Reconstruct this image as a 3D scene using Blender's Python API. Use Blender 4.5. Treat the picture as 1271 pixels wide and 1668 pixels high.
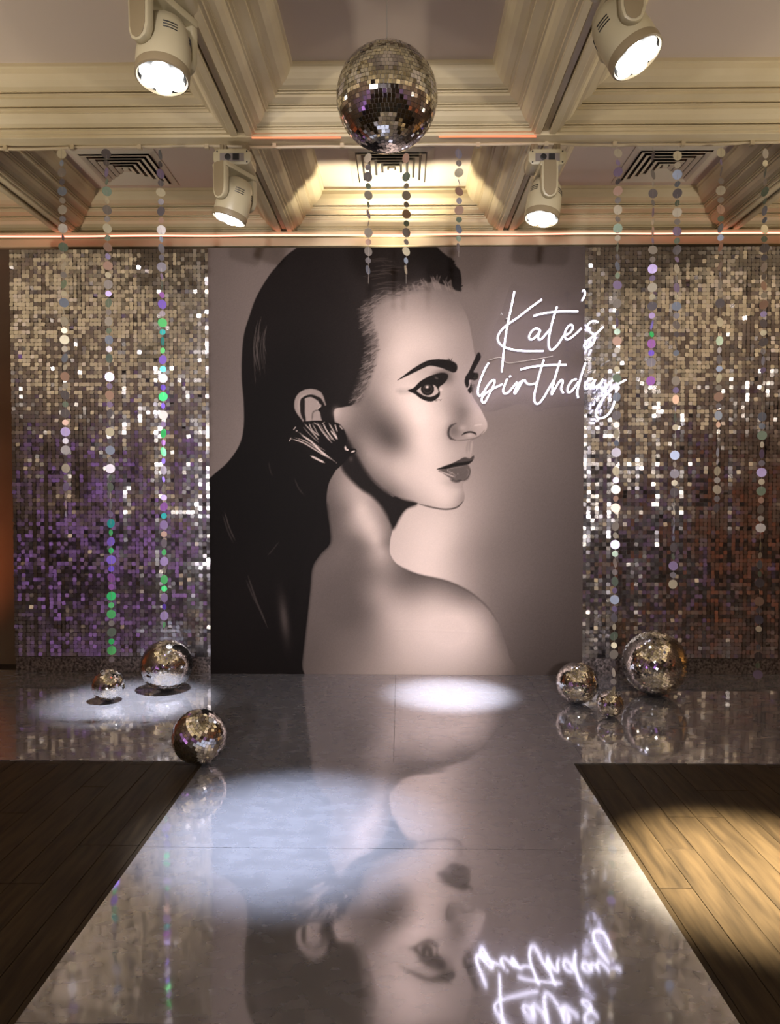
import bpy, bmesh, math, random
import numpy as np
from mathutils import Vector, Matrix

random.seed(7)
rng = np.random.default_rng(7)
S = bpy.context.scene
C = S.collection
for o in list(bpy.data.objects):
    bpy.data.objects.remove(o)

# ------------------------------------------------------------------ camera
F = 1202.0                       # focal length in pixels of the 1271 x 1668 frame
VPX, VPY = 652.0, 800.0          # where straight ahead (+Y) lands in the frame
CAMZ = 1.46
PITCH = math.atan((834.0 - VPY) / F)
YAW = math.atan((VPX - 635.5) / F)
cam_data = bpy.data.cameras.new('camera')
cam_data.sensor_fit = 'HORIZONTAL'
cam_data.sensor_width = 36.0
cam_data.lens = 36.0 * F / 1271.0
cam_data.clip_start = 0.05
cam = bpy.data.objects.new('camera', cam_data)
cam.location = (0, 0, CAMZ)
cam.rotation_euler = (math.pi / 2 - PITCH, 0, YAW)
C.objects.link(cam)
S.camera = cam
RM = cam.rotation_euler.to_matrix()
RN = np.array(RM)


def ray(px, py):
    d = RM @ Vector(((px - 635.5) / F, (834.0 - py) / F, -1.0))
    return d / d.y


def at(px, py, D):               # the point behind a pixel at distance D along +Y
    d = ray(px, py)
    return Vector((d.x * D, D, CAMZ + d.z * D))


def onfloor(px, py, z=0.0):
    d = ray(px, py)
    t = (z - CAMZ) / d.z
    return Vector((d.x * t, t, z))


def project(X, Y, Z):            # numpy arrays -> pixel arrays
    v = np.stack([X, Y, Z - CAMZ], -1) @ RN
    return 635.5 + F * v[..., 0] / -v[..., 2], 834.0 - F * v[..., 1] / -v[..., 2]


# ------------------------------------------------------------------ world, exposure, lights
S.view_settings.view_transform = 'Standard'
S.view_settings.look = 'None'
S.view_settings.gamma = 1.0
S.view_settings.use_curve_mapping = False
S.view_settings.exposure = 0.0
w = bpy.data.worlds.new('world')
S.world = w
w.use_nodes = True
w.node_tree.nodes['Background'].inputs[0].default_value = (0.02, 0.018, 0.016, 1)
S.cycles.max_bounces = 8
S.cycles.caustics_reflective = False
S.cycles.caustics_refractive = False
S.cycles.sample_clamp_indirect = 6.0


def add_light(name, kind, loc, target=None, energy=100, color=(1, 1, 1), **kw):
    d = bpy.data.lights.new(name, kind)
    d.energy = energy
    d.color = color
    for k, v in kw.items():
        setattr(d, k, v)
    o = bpy.data.objects.new(name, d)
    o.location = loc
    if target is not None:
        o.rotation_euler = (Vector(target) - Vector(loc)).to_track_quat('-Z', 'Y').to_euler()
    C.objects.link(o)
    return o


BD = onfloor(645, 1099).y        # distance of the portrait backdrop
HB = 3.63                        # underside of the ceiling beams
HP = CAMZ + 2.44                 # coffer panels
WARM = (1.0, 0.86, 0.68)
# warm hall lamps behind the camera (the mirror balls show them as golden tiles), hung at made-up pendants
ADDED_PENDANTS = [(-2.6, -1.7), (0.0, -2.3), (2.6, -1.7)]
for side, (x, y) in zip(('left', 'middle', 'right'), ADDED_PENDANTS):
    add_light('pendant_' + side + '_offscreen', 'POINT', (x, y, 2.45), None, 60, (1.0, 0.86, 0.68), shadow_soft_size=0.16)
# the hall's front lamps, well behind the camera, that light the portrait face on
for side, x in (('left', -1.2), ('middle', 0.1)):
    add_light('front_lamp_' + side + '_offscreen', 'SPOT', (x, -3.5, 2.3), (x * 0.3 + 0.1, BD, 1.75), 2050, (1.0, 0.93, 0.93),
              spot_size=math.radians(34), spot_blend=0.9, shadow_soft_size=0.15)
# warm lamps at the two sides of the hall: the ceiling is yellower and brighter towards both edges of the photograph
for side, sx in (('left', -1), ('right', 1)):
    for where, y in (('stage', 3.7), ('middle', 0.9), ('rear', -2.2)):
        add_light('wall_lamp_' + side + '_' + where + '_offscreen', 'SPOT', (sx * 4.38, y, 2.12), (sx * 3.1, y, 3.9), 195, WARM,
                  spot_size=math.radians(150), spot_blend=1.0, shadow_soft_size=0.08)
# warm glow on the middle coffer above the portrait
add_light('coffer_uplight', 'SPOT', (-0.05, BD + 0.22, 3.05), (-0.05, BD - 0.25, HP), 150, (1.0, 0.85, 0.60),
          spot_size=math.radians(115), spot_blend=1.0, shadow_soft_size=0.04)
# violet and red party lamps of the hall, seen in the sequins and in the mirror balls
VIO, RED = (0.42, 0.24, 1.0), (1.0, 0.26, 0.08)
for nm, x, y, tx, ty, tz, col, e in (
        ('violet_left_far', -4.1, -4.0, -4.64, -4.0, 0.6, VIO, 160), ('violet_left_rear', -4.1, -2.2, -4.64, -2.2, 0.6, VIO, 160),
        ('violet_left_middle', -4.1, -0.4, -4.64, -0.4, 0.6, VIO, 160), ('violet_left_front', -4.1, 1.4, -4.64, 1.4, 0.6, VIO, 110),
        ('violet_right_rear', 4.0, -3.2, 4.55, -3.2, 0.8, VIO, 60), ('violet_right_middle', 4.0, -1.2, 4.55, -1.2, 0.7, VIO, 60),
        ('red_right_middle', 4.0, 1.2, 4.55, 1.2, 1.2, RED, 30), ('red_right_front', 4.0, 2.9, 4.55, 2.9, 1.0, RED, 24),
        ('violet_back', -1.2, -6.4, -1.2, -7, 0.7, VIO, 160), ('red_back', 1.4, -6.4, 1.4, -7, 0.7, RED, 30)):
    add_light(nm + '_offscreen', 'SPOT', (x, y, 0.2), (tx, ty, tz), e, col, spot_size=math.radians(125), spot_blend=1.0, shadow_soft_size=0.06)
# orange glow past the left shimmer wall, amber glow past the right one
add_light('orange_left_offscreen', 'SPOT', (-3.75, 5.3, 0.3), (-4.3, 6.1, 1.0), 60, (1.0, 0.22, 0.05), spot_size=math.radians(130), spot_blend=1.0, shadow_soft_size=0.05)
add_light('amber_right_offscreen', 'SPOT', (4.1, 5.2, 0.3), (4.5, 5.9, 0.9), 60, (1.0, 0.55, 0.15), spot_size=math.radians(130), spot_blend=1.0, shadow_soft_size=0.05)

# ------------------------------------------------------------------ helpers
def lin(c):
    c = np.asarray(c, float) / 255.0
    return tuple(np.where(c <= 0.04045, c / 12.92, ((c + 0.055) / 1.055) ** 2.4).tolist())


def tag(o, label=None, cat=None, group=None, kind=None):
    if label: o['label'] = label
    if cat: o['category'] = cat
    if group: o['group'] = group
    if kind: o['kind'] = kind
    return o


def empty(name, loc=(0, 0, 0), rot=(0, 0, 0)):
    o = bpy.data.objects.new(name, None)
    o.location = loc
    o.rotation_euler = rot
    o.empty_display_size = 0.1
    C.objects.link(o)
    return o


def link(name, mesh, mat=None, parent=None, loc=None):
    o = bpy.data.objects.new(name, mesh)
    if mat is not None and not mesh.materials:
        mesh.materials.append(mat)
    C.objects.link(o)
    if parent is not None:
        o.parent = parent
    if loc is not None:
        o.location = loc
    return o


class MB:
    """collects verts and faces for one mesh"""
    def __init__(s):
        s.v, s.f = [], []

    def add(s, vs, fs):
        n = len(s.v)
        s.v += [tuple(v) for v in vs]
        s.f += [tuple(i + n for i in f) for f in fs]
        return s

    def box(s, x0, x1, y0, y1, z0, z1, M=None):
        vs = [Vector((x, y, z)) for z in (z0, z1) for y in (y0, y1) for x in (x0, x1)]
        if M is not None: vs = [M @ v for v in vs]
        return s.add(vs, [(0, 2, 3, 1), (4, 5, 7, 6), (0, 1, 5, 4), (2, 6, 7, 3), (0, 4, 6, 2), (1, 3, 7, 5)])

    def prism(s, pts, y0, y1, M=None):        # polygon in XZ, extruded along Y
        n = len(pts)
        vs = [Vector((p[0], y0, p[1])) for p in pts] + [Vector((p[0], y1, p[1])) for p in pts]
        if M is not None: vs = [M @ v for v in vs]
        return s.add(vs, [tuple(range(n))[::-1], tuple(range(n, 2 * n))] + [(i, (i + 1) % n, n + (i + 1) % n, n + i) for i in range(n)])

    def lathe(s, prof, seg=32, M=None, cap=True):   # prof (r, z)
        vs = []
        for r, z in prof:
            for k in range(seg):
                a = 2 * math.pi * k / seg
                vs.append(Vector((r * math.cos(a), r * math.sin(a), z)))
        if M is not None: vs = [M @ v for v in vs]
        fs = [(i * seg + k, i * seg + (k + 1) % seg, (i + 1) * seg + (k + 1) % seg, (i + 1) * seg + k)
              for i in range(len(prof) - 1) for k in range(seg)]
        if cap:
            fs += [tuple(range(seg))[::-1], tuple(range((len(prof) - 1) * seg, len(prof) * seg))]
        return s.add(vs, fs)

    def tube(s, pts, r, seg=8, caps=True):
        pts = [Vector(p) for p in pts]
        n = len(pts)
        vs, prev = [], None
        for i, p in enumerate(pts):
            t = (pts[min(i + 1, n - 1)] - pts[max(i - 1, 0)]).normalized()
            if prev is None:
                u = t.orthogonal().normalized()
            else:
                u = (prev - t * prev.dot(t)).normalized()
            prev = u
            v = t.cross(u)
            rr = r[i] if hasattr(r, '__len__') else r
            for k in range(seg):
                a = 2 * math.pi * k / seg
                vs.append(p + (u * math.cos(a) + v * math.sin(a)) * rr)
        fs = [(i * seg + k, i * seg + (k + 1) % seg, (i + 1) * seg + (k + 1) % seg, (i + 1) * seg + k) for i in range(n - 1) for k in range(seg)]
        if caps:
            fs += [tuple(range(seg))[::-1], tuple(range((n - 1) * seg, n * seg))]
        return s.add(vs, fs)

    def mesh(s, name, mat=None, smooth=False, bevel=0.0):
        m = bpy.data.meshes.new(name)
        m.from_pydata(s.v, [], s.f)
        bm = bmesh.new()
        bm.from_mesh(m)
        bmesh.ops.recalc_face_normals(bm, faces=bm.faces)
        if bevel > 0:
            es = [e for e in bm.edges if e.is_manifold and e.calc_face_angle(0) > 0.6]
            bmesh.ops.bevel(bm, geom=es, offset=bevel, segments=2, profile=0.5, affect='EDGES')
        bm.to_mesh(m)
        bm.free()
        if smooth:
            for p in m.polygons: p.use_smooth = True
            m.set_sharp_from_angle(angle=math.radians(38))
        if mat: m.materials.append(mat)
        return m

    def obj(s, name, mat, parent=None, smooth=False, bevel=0.0, loc=None):
        return link(name, s.mesh(name, mat, smooth, bevel), None, parent, loc)


def catmull(pts, n=6, closed=False):
    P = [np.array(p, float) for p in pts]
    out = []
    N = len(P)
    for i in range(N if closed else N - 1):
        if closed:
            p0, p1, p2, p3 = P[i - 1], P[i], P[(i + 1) % N], P[(i + 2) % N]
        else:
            p0, p1, p2, p3 = P[max(i - 1, 0)], P[i], P[i + 1], P[min(i + 2, N - 1)]
        for k in range(n):
            t = k / n
            out.append(0.5 * (2 * p1 + (p2 - p0) * t + (2 * p0 - 5 * p1 + 4 * p2 - p3) * t * t + (3 * p1 - p0 - 3 * p2 + p3) * t ** 3))
    if not closed: out.append(P[-1])
    return out


# ------------------------------------------------------------------ materials
def principled(name, color, rough=0.5, metal=0.0, **kw):
    m = bpy.data.materials.new(name)
    m.use_nodes = True
    b = m.node_tree.nodes['Principled BSDF']
    b.inputs['Base Color'].default_value = (*color[:3], 1)
    b.inputs['Roughness'].default_value = rough
    b.inputs['Metallic'].default_value = metal
    for k, v in kw.items():
        b.inputs[k].default_value = v
    return m


def nodes(m):
    nt = m.node_tree
    return nt, nt.nodes, nt.links, nt.nodes['Principled BSDF']


def add_noise(m, c0, c1, scale=4.0, detail=6.0, stretch=(1, 1, 1), bump=0.0, lo=0.3, hi=0.7, coord='Object', rnd=False):
    nt, N, L, b = nodes(m)
    tc = N.new('ShaderNodeTexCoord')
    mp = N.new('ShaderNodeMapping')
    mp.inputs['Scale'].default_value = stretch
    nz = N.new('ShaderNodeTexNoise')
    nz.inputs['Scale'].default_value = scale
    nz.inputs['Detail'].default_value = detail
    cr = N.new('ShaderNodeValToRGB')
    cr.color_ramp.elements[0].position = lo
    cr.color_ramp.elements[0].color = (*c0, 1)
    cr.color_ramp.elements[1].position = hi
    cr.color_ramp.elements[1].color = (*c1, 1)
    L.new(tc.outputs[coord], mp.inputs[0])
    if rnd:
        oi = N.new('ShaderNodeObjectInfo')
        vm = N.new('ShaderNodeVectorMath')
        vm.operation = 'SCALE'
        vm.inputs[0].default_value = (17, 29, 11)
        L.new(oi.outputs['Random'], vm.inputs['Scale'])
        L.new(vm.outputs[0], mp.inputs['Location'])
    L.new(mp.outputs[0], nz.inputs['Vector'])
    L.new(nz.outputs['Fac'], cr.inputs['Fac'])
    L.new(cr.outputs[0], b.inputs['Base Color'])
    if bump:
        bp = N.new('ShaderNodeBump')
        bp.inputs['Strength'].default_value = bump
        bp.inputs['Distance'].default_value = 0.01
        L.new(nz.outputs['Fac'], bp.inputs['Height'])
        L.new(bp.outputs[0], b.inputs['Normal'])
    return nz, cr


def emission(name, color, strength):
    m = bpy.data.materials.new(name)
    m.use_nodes = True
    nt = m.node_tree
    nt.nodes.remove(nt.nodes['Principled BSDF'])
    e = nt.nodes.new('ShaderNodeEmission')
    e.inputs[0].default_value = (*color, 1)
    e.inputs[1].default_value = strength
    nt.links.new(e.outputs[0], nt.nodes['Material Output'].inputs[0])
    return m


PLASTER = principled('plaster', lin((205, 192, 160)), 0.55)
add_noise(PLASTER, lin((200, 186, 152)), lin((214, 202, 172)), 3.0, 4, lo=0.25, hi=0.75)
PANEL = principled('panel_paint', lin((205, 192, 180)), 0.7)
WALLP = principled('wall_paint', lin((150, 128, 108)), 0.7)
add_noise(WALLP, lin((104, 88, 76)), lin((122, 104, 90)), 2.0, 5)
DARKWALL = principled('dark_wall', lin((92, 78, 70)), 0.7)
add_noise(DARKWALL, lin((80, 66, 60)), lin((104, 88, 80)), 1.2, 5)
WOOD = principled('dark_wood', (0.04, 0.03, 0.02), 0.5, **{'Specular IOR Level': 0.12})
add_noise(WOOD, lin((36, 29, 21)), lin((62, 51, 37)), 5.0, 8, stretch=(7, 0.7, 3), bump=0.12, rnd=True)
UNDER = principled('sub_floor', lin((18, 14, 11)), 0.8)
PRINTEDGE = principled('backdrop_edge', lin((60, 50, 46)), 0.6)
PLASTIC = principled('cream_plastic', lin((168, 158, 130)), 0.4)
PLASTICD = principled('taupe_plastic', lin((128, 114, 88)), 0.45)
BLACK = principled('black_plastic', lin((18, 17, 18)), 0.4)
SCREEN = principled('grey_panel', lin((120, 112, 108)), 0.35)
STEEL = principled('steel', (0.55, 0.54, 0.52), 0.3, 1.0)
PIPE = principled('painted_pipe', lin((188, 174, 146)), 0.4)
LENS = emission('lamp_lens', (1.0, 0.99, 0.96), 14.0)
NEON = emission('neon_white', (0.87, 0.82, 1.0), 6.0)
LEDRED = emission('led_red', (1.0, 0.16, 0.07), 2.6)
LEDPINK = emission('led_pink', (1.0, 0.28, 0.20), 4.0)
TILE = principled('mirror_tile', (0.86, 0.85, 0.83), 0.03, 1.0)
GROUT = principled('ball_core', lin((70, 66, 62)), 0.5, 0.3)
SEQUIN = principled('sequin_foil', (0.58, 0.57, 0.61), 0.16, 1.0)
BOARD = principled('sequin_board', lin((58, 48, 44)), 0.45)
THREAD = principled('thread', lin((170, 160, 150)), 0.5)
GRILLE = principled('grille_paint', lin((206, 198, 182)), 0.5)
GLITTER = principled('glitter_fabric', lin((90, 82, 82)), 0.45, 0.35)
_, crg = add_noise(GLITTER, lin((50, 44, 46)), lin((140, 128, 128)), 55.0, 3, bump=0.9, lo=0.35, hi=0.65)

# acrylic plate behind the neon
ACRYL = bpy.data.materials.new('clear_acrylic')
ACRYL.use_nodes = True
nt = ACRYL.node_tree
nt.nodes.remove(nt.nodes['Principled BSDF'])
tr = nt.nodes.new('ShaderNodeBsdfTransparent')
tr.inputs[0].default_value = (0.985, 0.985, 0.99, 1)
gl = nt.nodes.new('ShaderNodeBsdfGlossy')
gl.inputs['Roughness'].default_value = 0.05
mx = nt.nodes.new('ShaderNodeMixShader')
mx.inputs[0].default_value = 0.02
nt.links.new(tr.outputs[0], mx.inputs[1])
nt.links.new(gl.outputs[0], mx.inputs[2])
nt.links.new(mx.outputs[0], nt.nodes['Material Output'].inputs[0])

# holographic disc: colour from the object, diffraction hues painted in, fine glitter in the foil
DISC = principled('holographic_foil', (0.5, 0.5, 0.5), 0.32, 0.55)
nt, N, L, b = nodes(DISC)
oi = N.new('ShaderNodeObjectInfo')
L.new(oi.outputs['Color'], b.inputs['Base Color'])
vz = N.new('ShaderNodeTexVoronoi')
vz.inputs['Scale'].default_value = 420
tc = N.new('ShaderNodeTexCoord')
L.new(tc.outputs['Object'], vz.inputs['Vector'])
bp = N.new('ShaderNodeBump')
bp.inputs['Strength'].default_value = 0.25
bp.inputs['Distance'].default_value = 0.001
L.new(vz.outputs['Distance'], bp.inputs['Height'])
L.new(bp.outputs[0], b.inputs['Normal'])

# brushed mirror sheet: sharp mirror + scuffed, hazy film, gently buckled
MIRROR = bpy.data.materials.new('mirror_sheet')
MIRROR.use_nodes = True
nt, N, L, b = nodes(MIRROR)
b.inputs['Base Color'].default_value = (0.66, 0.66, 0.71, 1)
b.inputs['Metallic'].default_value = 1.0
b.inputs['Roughness'].default_value = 0.052
haze = N.new('ShaderNodeBsdfPrincipled')
haze.inputs['Base Color'].default_value = (0.42, 0.42, 0.48, 1)
haze.inputs['Metallic'].default_value = 0.35
haze.inputs['Roughness'].default_value = 0.48
tc = N.new('ShaderNodeTexCoord')
geo = N.new('ShaderNodeNewGeometry')
big = N.new('ShaderNodeTexNoise')
big.inputs['Scale'].default_value = 3.2
big.inputs['Detail'].default_value = 1.0
L.new(geo.outputs['Position'], big.inputs['Vector'])
scr = N.new('ShaderNodeTexNoise')
scr.inputs['Scale'].default_value = 9.0
scr.inputs['Detail'].default_value = 4.0
mp = N.new('ShaderNodeMapping')
mp.inputs['Scale'].default_value = (1.1, 1.7, 1)
L.new(geo.outputs['Position'], mp.inputs[0])
L.new(mp.outputs[0], scr.inputs['Vector'])
rmp = N.new('ShaderNodeMapRange')
rmp.inputs['From Min'].default_value = 0.30
rmp.inputs['From Max'].default_value = 0.75
rmp.inputs['To Min'].default_value = 0.29
rmp.inputs['To Max'].default_value = 0.37
L.new(scr.outputs['Fac'], rmp.inputs['Value'])
bmpn = N.new('ShaderNodeBump')
bmpn.inputs['Strength'].default_value = 0.03
bmpn.inputs['Distance'].default_value = 0.05
L.new(big.outputs['Fac'], bmpn.inputs['Height'])
L.new(bmpn.outputs[0], b.inputs['Normal'])
mx = N.new('ShaderNodeMixShader')
L.new(rmp.outputs[0], mx.inputs[0])
L.new(b.outputs[0], mx.inputs[1])
L.new(haze.outputs[0], mx.inputs[2])
L.new(mx.outputs[0], N['Material Output'].inputs[0])
SHEETEDGE = MIRROR

# ------------------------------------------------------------------ the room
XL, XR, YB, YF = -4.645, 4.555, 6.27, -7.0
floor = MB().box(XL, XR, YF, YB, -0.12, -0.03).obj('floor', UNDER)
tag(floor, 'dark brown plank floor on both sides of the mirror runway', 'floor', kind='structure')
tag(MB().box(XL - 0.1, XR + 0.1, YB, YB + 0.1, -0.12, 4.1).obj('wall_back', WALLP), 'beige wall behind the portrait backdrop and shimmer walls', 'wall', kind='structure')
tag(MB().box(XL - 0.1, XL, YF, YB, -0.12, 4.1).obj('wall_left', WALLP), 'beige side wall past the left shimmer wall, glowing orange at its foot', 'wall', kind='structure')
tag(MB().box(XR, XR + 0.1, YF, YB, -0.12, 4.1).obj('wall_right', WALLP), 'beige side wall past the right shimmer wall', 'wall', kind='structure')
tag(MB().box(XL - 0.1, XR + 0.1, YF - 0.1, YF, -0.12, 4.1).obj('wall_front', DARKWALL), 'dim far wall of the hall washed with violet light', 'wall', kind='structure')

# planks: run away from the camera, staggered butt joints
RWL = onfloor(332, 1242).x
RWR = onfloor(935, 1244).x
STAGE_Y = onfloor(640, 1241).y
PW = 0.125
plank_meshes = {}


def plank(x0, y0, y1):
    key = round(y1 - y0, 2)
    if key not in plank_meshes:
        plank_meshes[key] = MB().box(0.0012, PW - 0.0012, 0.0012, key - 0.0012, -0.03, -0.006).mesh('plank', WOOD, bevel=0.0012)
    link('plank', plank_meshes[key], None, floor, (x0, y0, random.uniform(-0.0008, 0.0004)))


for side in (-1, 1):
    x_in = RWL + 0.1 if side < 0 else RWR - 0.1
    for i in range(21):
        x0 = x_in - (i + 1) * PW if side < 0 else x_in + i * PW
        y = 0.9 + random.choice((0.0, -0.3, -0.6, -0.9))
        while y < 4.1:
            ln = random.choice((0.9, 1.2, 1.2, 1.5))
            plank(x0, y, y + ln)
            y += ln
tag(MB().box(XL, XR, YF, 0.0, -0.03, -0.006).obj('rear_boards', WOOD, floor), kind='stuff')

# mirror sheets
stage = empty('mirror_stage', (0, (STAGE_Y + BD) / 2, 0))
tag(stage, 'low stage of dull mirror sheets laid in front of the portrait and shimmer walls', 'stage')
runway = empty('mirror_runway', (0, 2.5, 0))
tag(runway, 'mirror sheet runway running from the stage across the plank floor', 'runway')


def sheet(parent, x0, x1, y0, y1, z=0.0):
    nx, ny = 10, 8
    mb = MB()
    mb.box(x0 + 0.001, x1 - 0.001, y0 + 0.001, y1 - 0.001, -0.006, z)
    o = mb.obj('mirror_sheet', MIRROR, None)
    o.parent = parent
    o.matrix_parent_inverse = Matrix.Translation(-Vector(parent.location))
    return o


xs = [XL + 0.02, -2.95, onfloor(345, 1160).x, onfloor(643, 1170).x, onfloor(905, 1170).x, 2.4, XR - 0.02]
for k in range(6):
    if k < 2:
        sheet(stage, xs[k], xs[k + 1], STAGE_Y, onfloor(200, 1167).y)
        sheet(stage, xs[k], xs[k + 1], onfloor(200, 1167).y, BD + 0.12)
    else:
        sheet(stage, xs[k], xs[k + 1], STAGE_Y, BD + 0.12)
seam = onfloor(640, 1383).y
for y0, y1 in ((seam, STAGE_Y - 0.003), (seam - 1.0, seam), (seam - 2.0, seam - 1.0)):
    sheet(runway, RWL, RWR, y0, y1, 0.0015)

# ------------------------------------------------------------------ coffered ceiling
ceiling = MB().box(XL, XR, YF, YB, 4.0, 4.1).obj('ceiling', PLASTER)
tag(ceiling, 'cream plaster coffered ceiling with stepped mouldings', 'ceiling', kind='structure')
PX, X0C = 1.84, -0.045
xb = [X0C - PX / 2 + PX * k for k in range(-2, 4)]            # beam centre lines
yb = [4.60 - 1.74 * k for k in range(0, 7)]
PROFILE = [(0, 0), (0, .020), (.012, .024), (.020, .050), (.040, .078), (.068, .098), (.100, .106), (.100, .110), (.122, .110), (.122, .120), (.100, .120),
           (.100, .128), (.116, .128), (.116, .142), (.150, .153), (.166, .157), (.166, .160), (.186, .160), (.186, .169), (.166, .169), (.166, .176), (.182, .176),
           (.182, .190), (.192, .190), (.204, .212), (.226, .232), (.250, .239), (.250, .243), (.270, .243), (.270, .252), (.250, .252), (.250, .258),
           (.267, .258), (.267, .274), (.287, .274)]


def coffer(x0, x1, y0, y1):
    """moulding swept round a coffer opening with mitred corners + its flat panel"""
    mb = MB()
    P = PROFILE
    U = P[-1][0]
    loops = []
    for u, v in P:
        q = U - u
        z = HP - v
        loops.append([(x0 + q, y0 + q, z), (x1 - q, y0 + q, z), (x1 - q, y1 - q, z), (x0 + q, y1 - q, z)])
    vs = [p for lp in loops for p in lp]
    fs = []
    for i in range(len(P) - 1):
        for k in range(4):
            a, b_ = i * 4 + k, i * 4 + (k + 1) % 4
            fs.append((a, b_, b_ + 4, a + 4))
    mb.add(vs, fs)
    o = mb.obj('coffer_moulding', PLASTER, ceiling)
    MB().box(x0 + U - 0.002, x1 - U + 0.002, y0 + U - 0.002, y1 - U + 0.002, HP - 0.001, HP + 0.02).obj('coffer_panel', PANEL, ceiling)
    return o


HBM = HP - 0.274
BW = 0.065
ys = [YB] + yb
for i in range(len(ys) - 1):
    y1 = ys[i] - (BW if i else 0.0)
    y0 = ys[i + 1] + BW
    for k in range(len(xb) - 1):
        coffer(xb[k] + BW, xb[k + 1] - BW, y0, y1)
for x in xb:                                                   # beams running away, with a track channel
    MB().box(x - BW - 0.002, x - 0.026, YF, YB, HBM - 0.012, HBM + 0.06).box(x + 0.026, x + BW + 0.002, YF, YB, HBM - 0.012, HBM + 0.06) \
        .box(x - 0.03, x + 0.03, YF, YB, HBM + 0.03, HBM + 0.06).obj('ceiling_beam', PLASTER, ceiling, bevel=0.004)
    MB().box(x - 0.016, x + 0.016, -1.0, YB - 0.02, HBM + 0.008, HBM + 0.03).obj('lighting_track', PIPE, ceiling)
for y in yb:
    MB().box(XL, XR, y - BW - 0.002, y + BW + 0.002, HBM - 0.016, HBM + 0.06).obj('cross_beam', PLASTER, ceiling, bevel=0.004)
# cornice ledge on the back wall, over the backdrop
MB().box(XL, XR, YB - 0.10, YB, HBM - 0.05, HBM - 0.012).box(XL, XR, YB - 0.06, YB, HBM - 0.12, HBM - 0.05).obj('trim_1', PLASTER, bevel=0.005)
tag(bpy.data.objects['trim_1'], 'plaster ledge along the back wall above the portrait backdrop', 'trim', kind='structure')

# ------------------------------------------------------------------ portrait backdrop
BL = at(341, 750, BD).x
BR = at(951, 750, BD).x
BT = at(645, 402.5, BD).z
backdrop = empty('portrait_backdrop', (0.5 * (BL + BR), BD, 0))
tag(backdrop, 'tall printed backdrop with a sepia portrait of a woman in profile wearing a fan earring', 'backdrop')


def to_local(o, parent):
    o.parent = parent
    o.matrix_parent_inverse = Matrix.Translation(-Vector(parent.location))
    return o


to_local(MB().box(BL, BR, BD + 0.001, BD + 0.035, 0.0, BT).obj('backing_frame', PRINTEDGE), backdrop)
MB().box(BL - 0.005, BR + 0.005, BD - 0.004, BD + 0.04, BT, BT + 0.012)
NXP, NZP = 560, 640
gx = np.linspace(BL, BR, NXP)
gz = np.linspace(0.001, BT, NZP)
GX, GZ = np.meshgrid(gx, gz)
PXX, PYY = project(GX, np.full_like(GX, BD), GZ)

# ---- the print: grey tones laid down like a painter would, in the sheet's own plane
def tps(pts, X, Y, smooth=0.5):
    P = np.array(pts, float)
    n = len(P)
    def ker(d2):
        return np.where(d2 > 1e-9, 0.5 * d2 * np.log(np.maximum(d2, 1e-9)), 0.0)
    s = 100.0
    px, py = P[:, 0] / s, P[:, 1] / s
    K = ker((px[:, None] - px) ** 2 + (py[:, None] - py) ** 2) + np.eye(n) * smooth * 0.02
    A = np.zeros((n + 3, n + 3))
    A[:n, :n] = K
    A[:n, n] = 1; A[:n, n + 1] = px; A[:n, n + 2] = py
    A[n:, :n] = A[:n, n:].T
    sol = np.linalg.solve(A, np.concatenate([P[:, 2], np.zeros(3)]))
    out = sol[n] + sol[n + 1] * X / s + sol[n + 2] * Y / s
    for i in range(n):
        out += sol[i] * ker((X / s - px[i]) ** 2 + (Y / s - py[i]) ** 2)
    return np.clip(out, P[:, 2].min(), P[:, 2].max())


def window(pts, pad):
    P = np.array(pts, float)
    x0, y0 = P.min(0) - pad
    x1, y1 = P.max(0) + pad
    cols = np.where((PXX[NZP // 2] >= x0) & (PXX[NZP // 2] <= x1))[0]
    rows = np.where((PYY[:, NXP // 2] >= y0) & (PYY[:, NXP // 2] <= y1))[0]
    if len(cols) == 0 or len(rows) == 0: return None
    return slice(max(rows[0] - 3, 0), rows[-1] + 4), slice(max(cols[0] - 3, 0), cols[-1] + 4)


def seg_dist(P, X, Y, closed):
    d = np.full(X.shape, 1e9)
    n = len(P)
    tt = np.zeros(X.shape)
    for i in range(n if closed else n - 1):
        ax, ay = P[i]
        bx_, by_ = P[(i + 1) % n]
        vx, vy = bx_ - ax, by_ - ay
        l2 = vx * vx + vy * vy + 1e-9
        t = np.clip(((X - ax) * vx + (Y - ay) * vy) / l2, 0, 1)
        dd = (X - ax - t * vx) ** 2 + (Y - ay - t * vy) ** 2
        m = dd < d
        d = np.where(m, dd, d)
        tt = np.where(m, (i + t) / max(n - 1, 1), tt)
    return np.sqrt(d), tt


def poly_mask(pts, soft, smooth=True):
    P = catmull(pts, 5, True) if smooth else [np.array(p, float) for p in pts]
    w_ = window(P, soft + 3)
    if w_ is None: return None, None
    X, Y = PXX[w_], PYY[w_]
    d, _ = seg_dist(P, X, Y, True)
    inside = np.zeros(X.shape, bool)
    n = len(P)
    for i in range(n):
        x1, y1 = P[i]
        x2, y2 = P[(i + 1) % n]
        if y1 == y2: continue
        c = ((y1 > Y) != (y2 > Y)) & (X < (x2 - x1) * (Y - y1) / (y2 - y1) + x1)
        inside ^= c
    sd = np.where(inside, d, -d)
    m = np.clip(sd / max(soft, 0.4) + 0.5, 0, 1)
    return w_, m * m * (3 - 2 * m)


def fill(pts, g, soft=1.2, a=1.0, smooth=True):
    w_, m = poly_mask(pts, soft, smooth)
    if w_ is None: return
    gg = g[w_] if hasattr(g, 'shape') else g
    G[w_] = G[w_] * (1 - a * m) + gg * a * m


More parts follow.
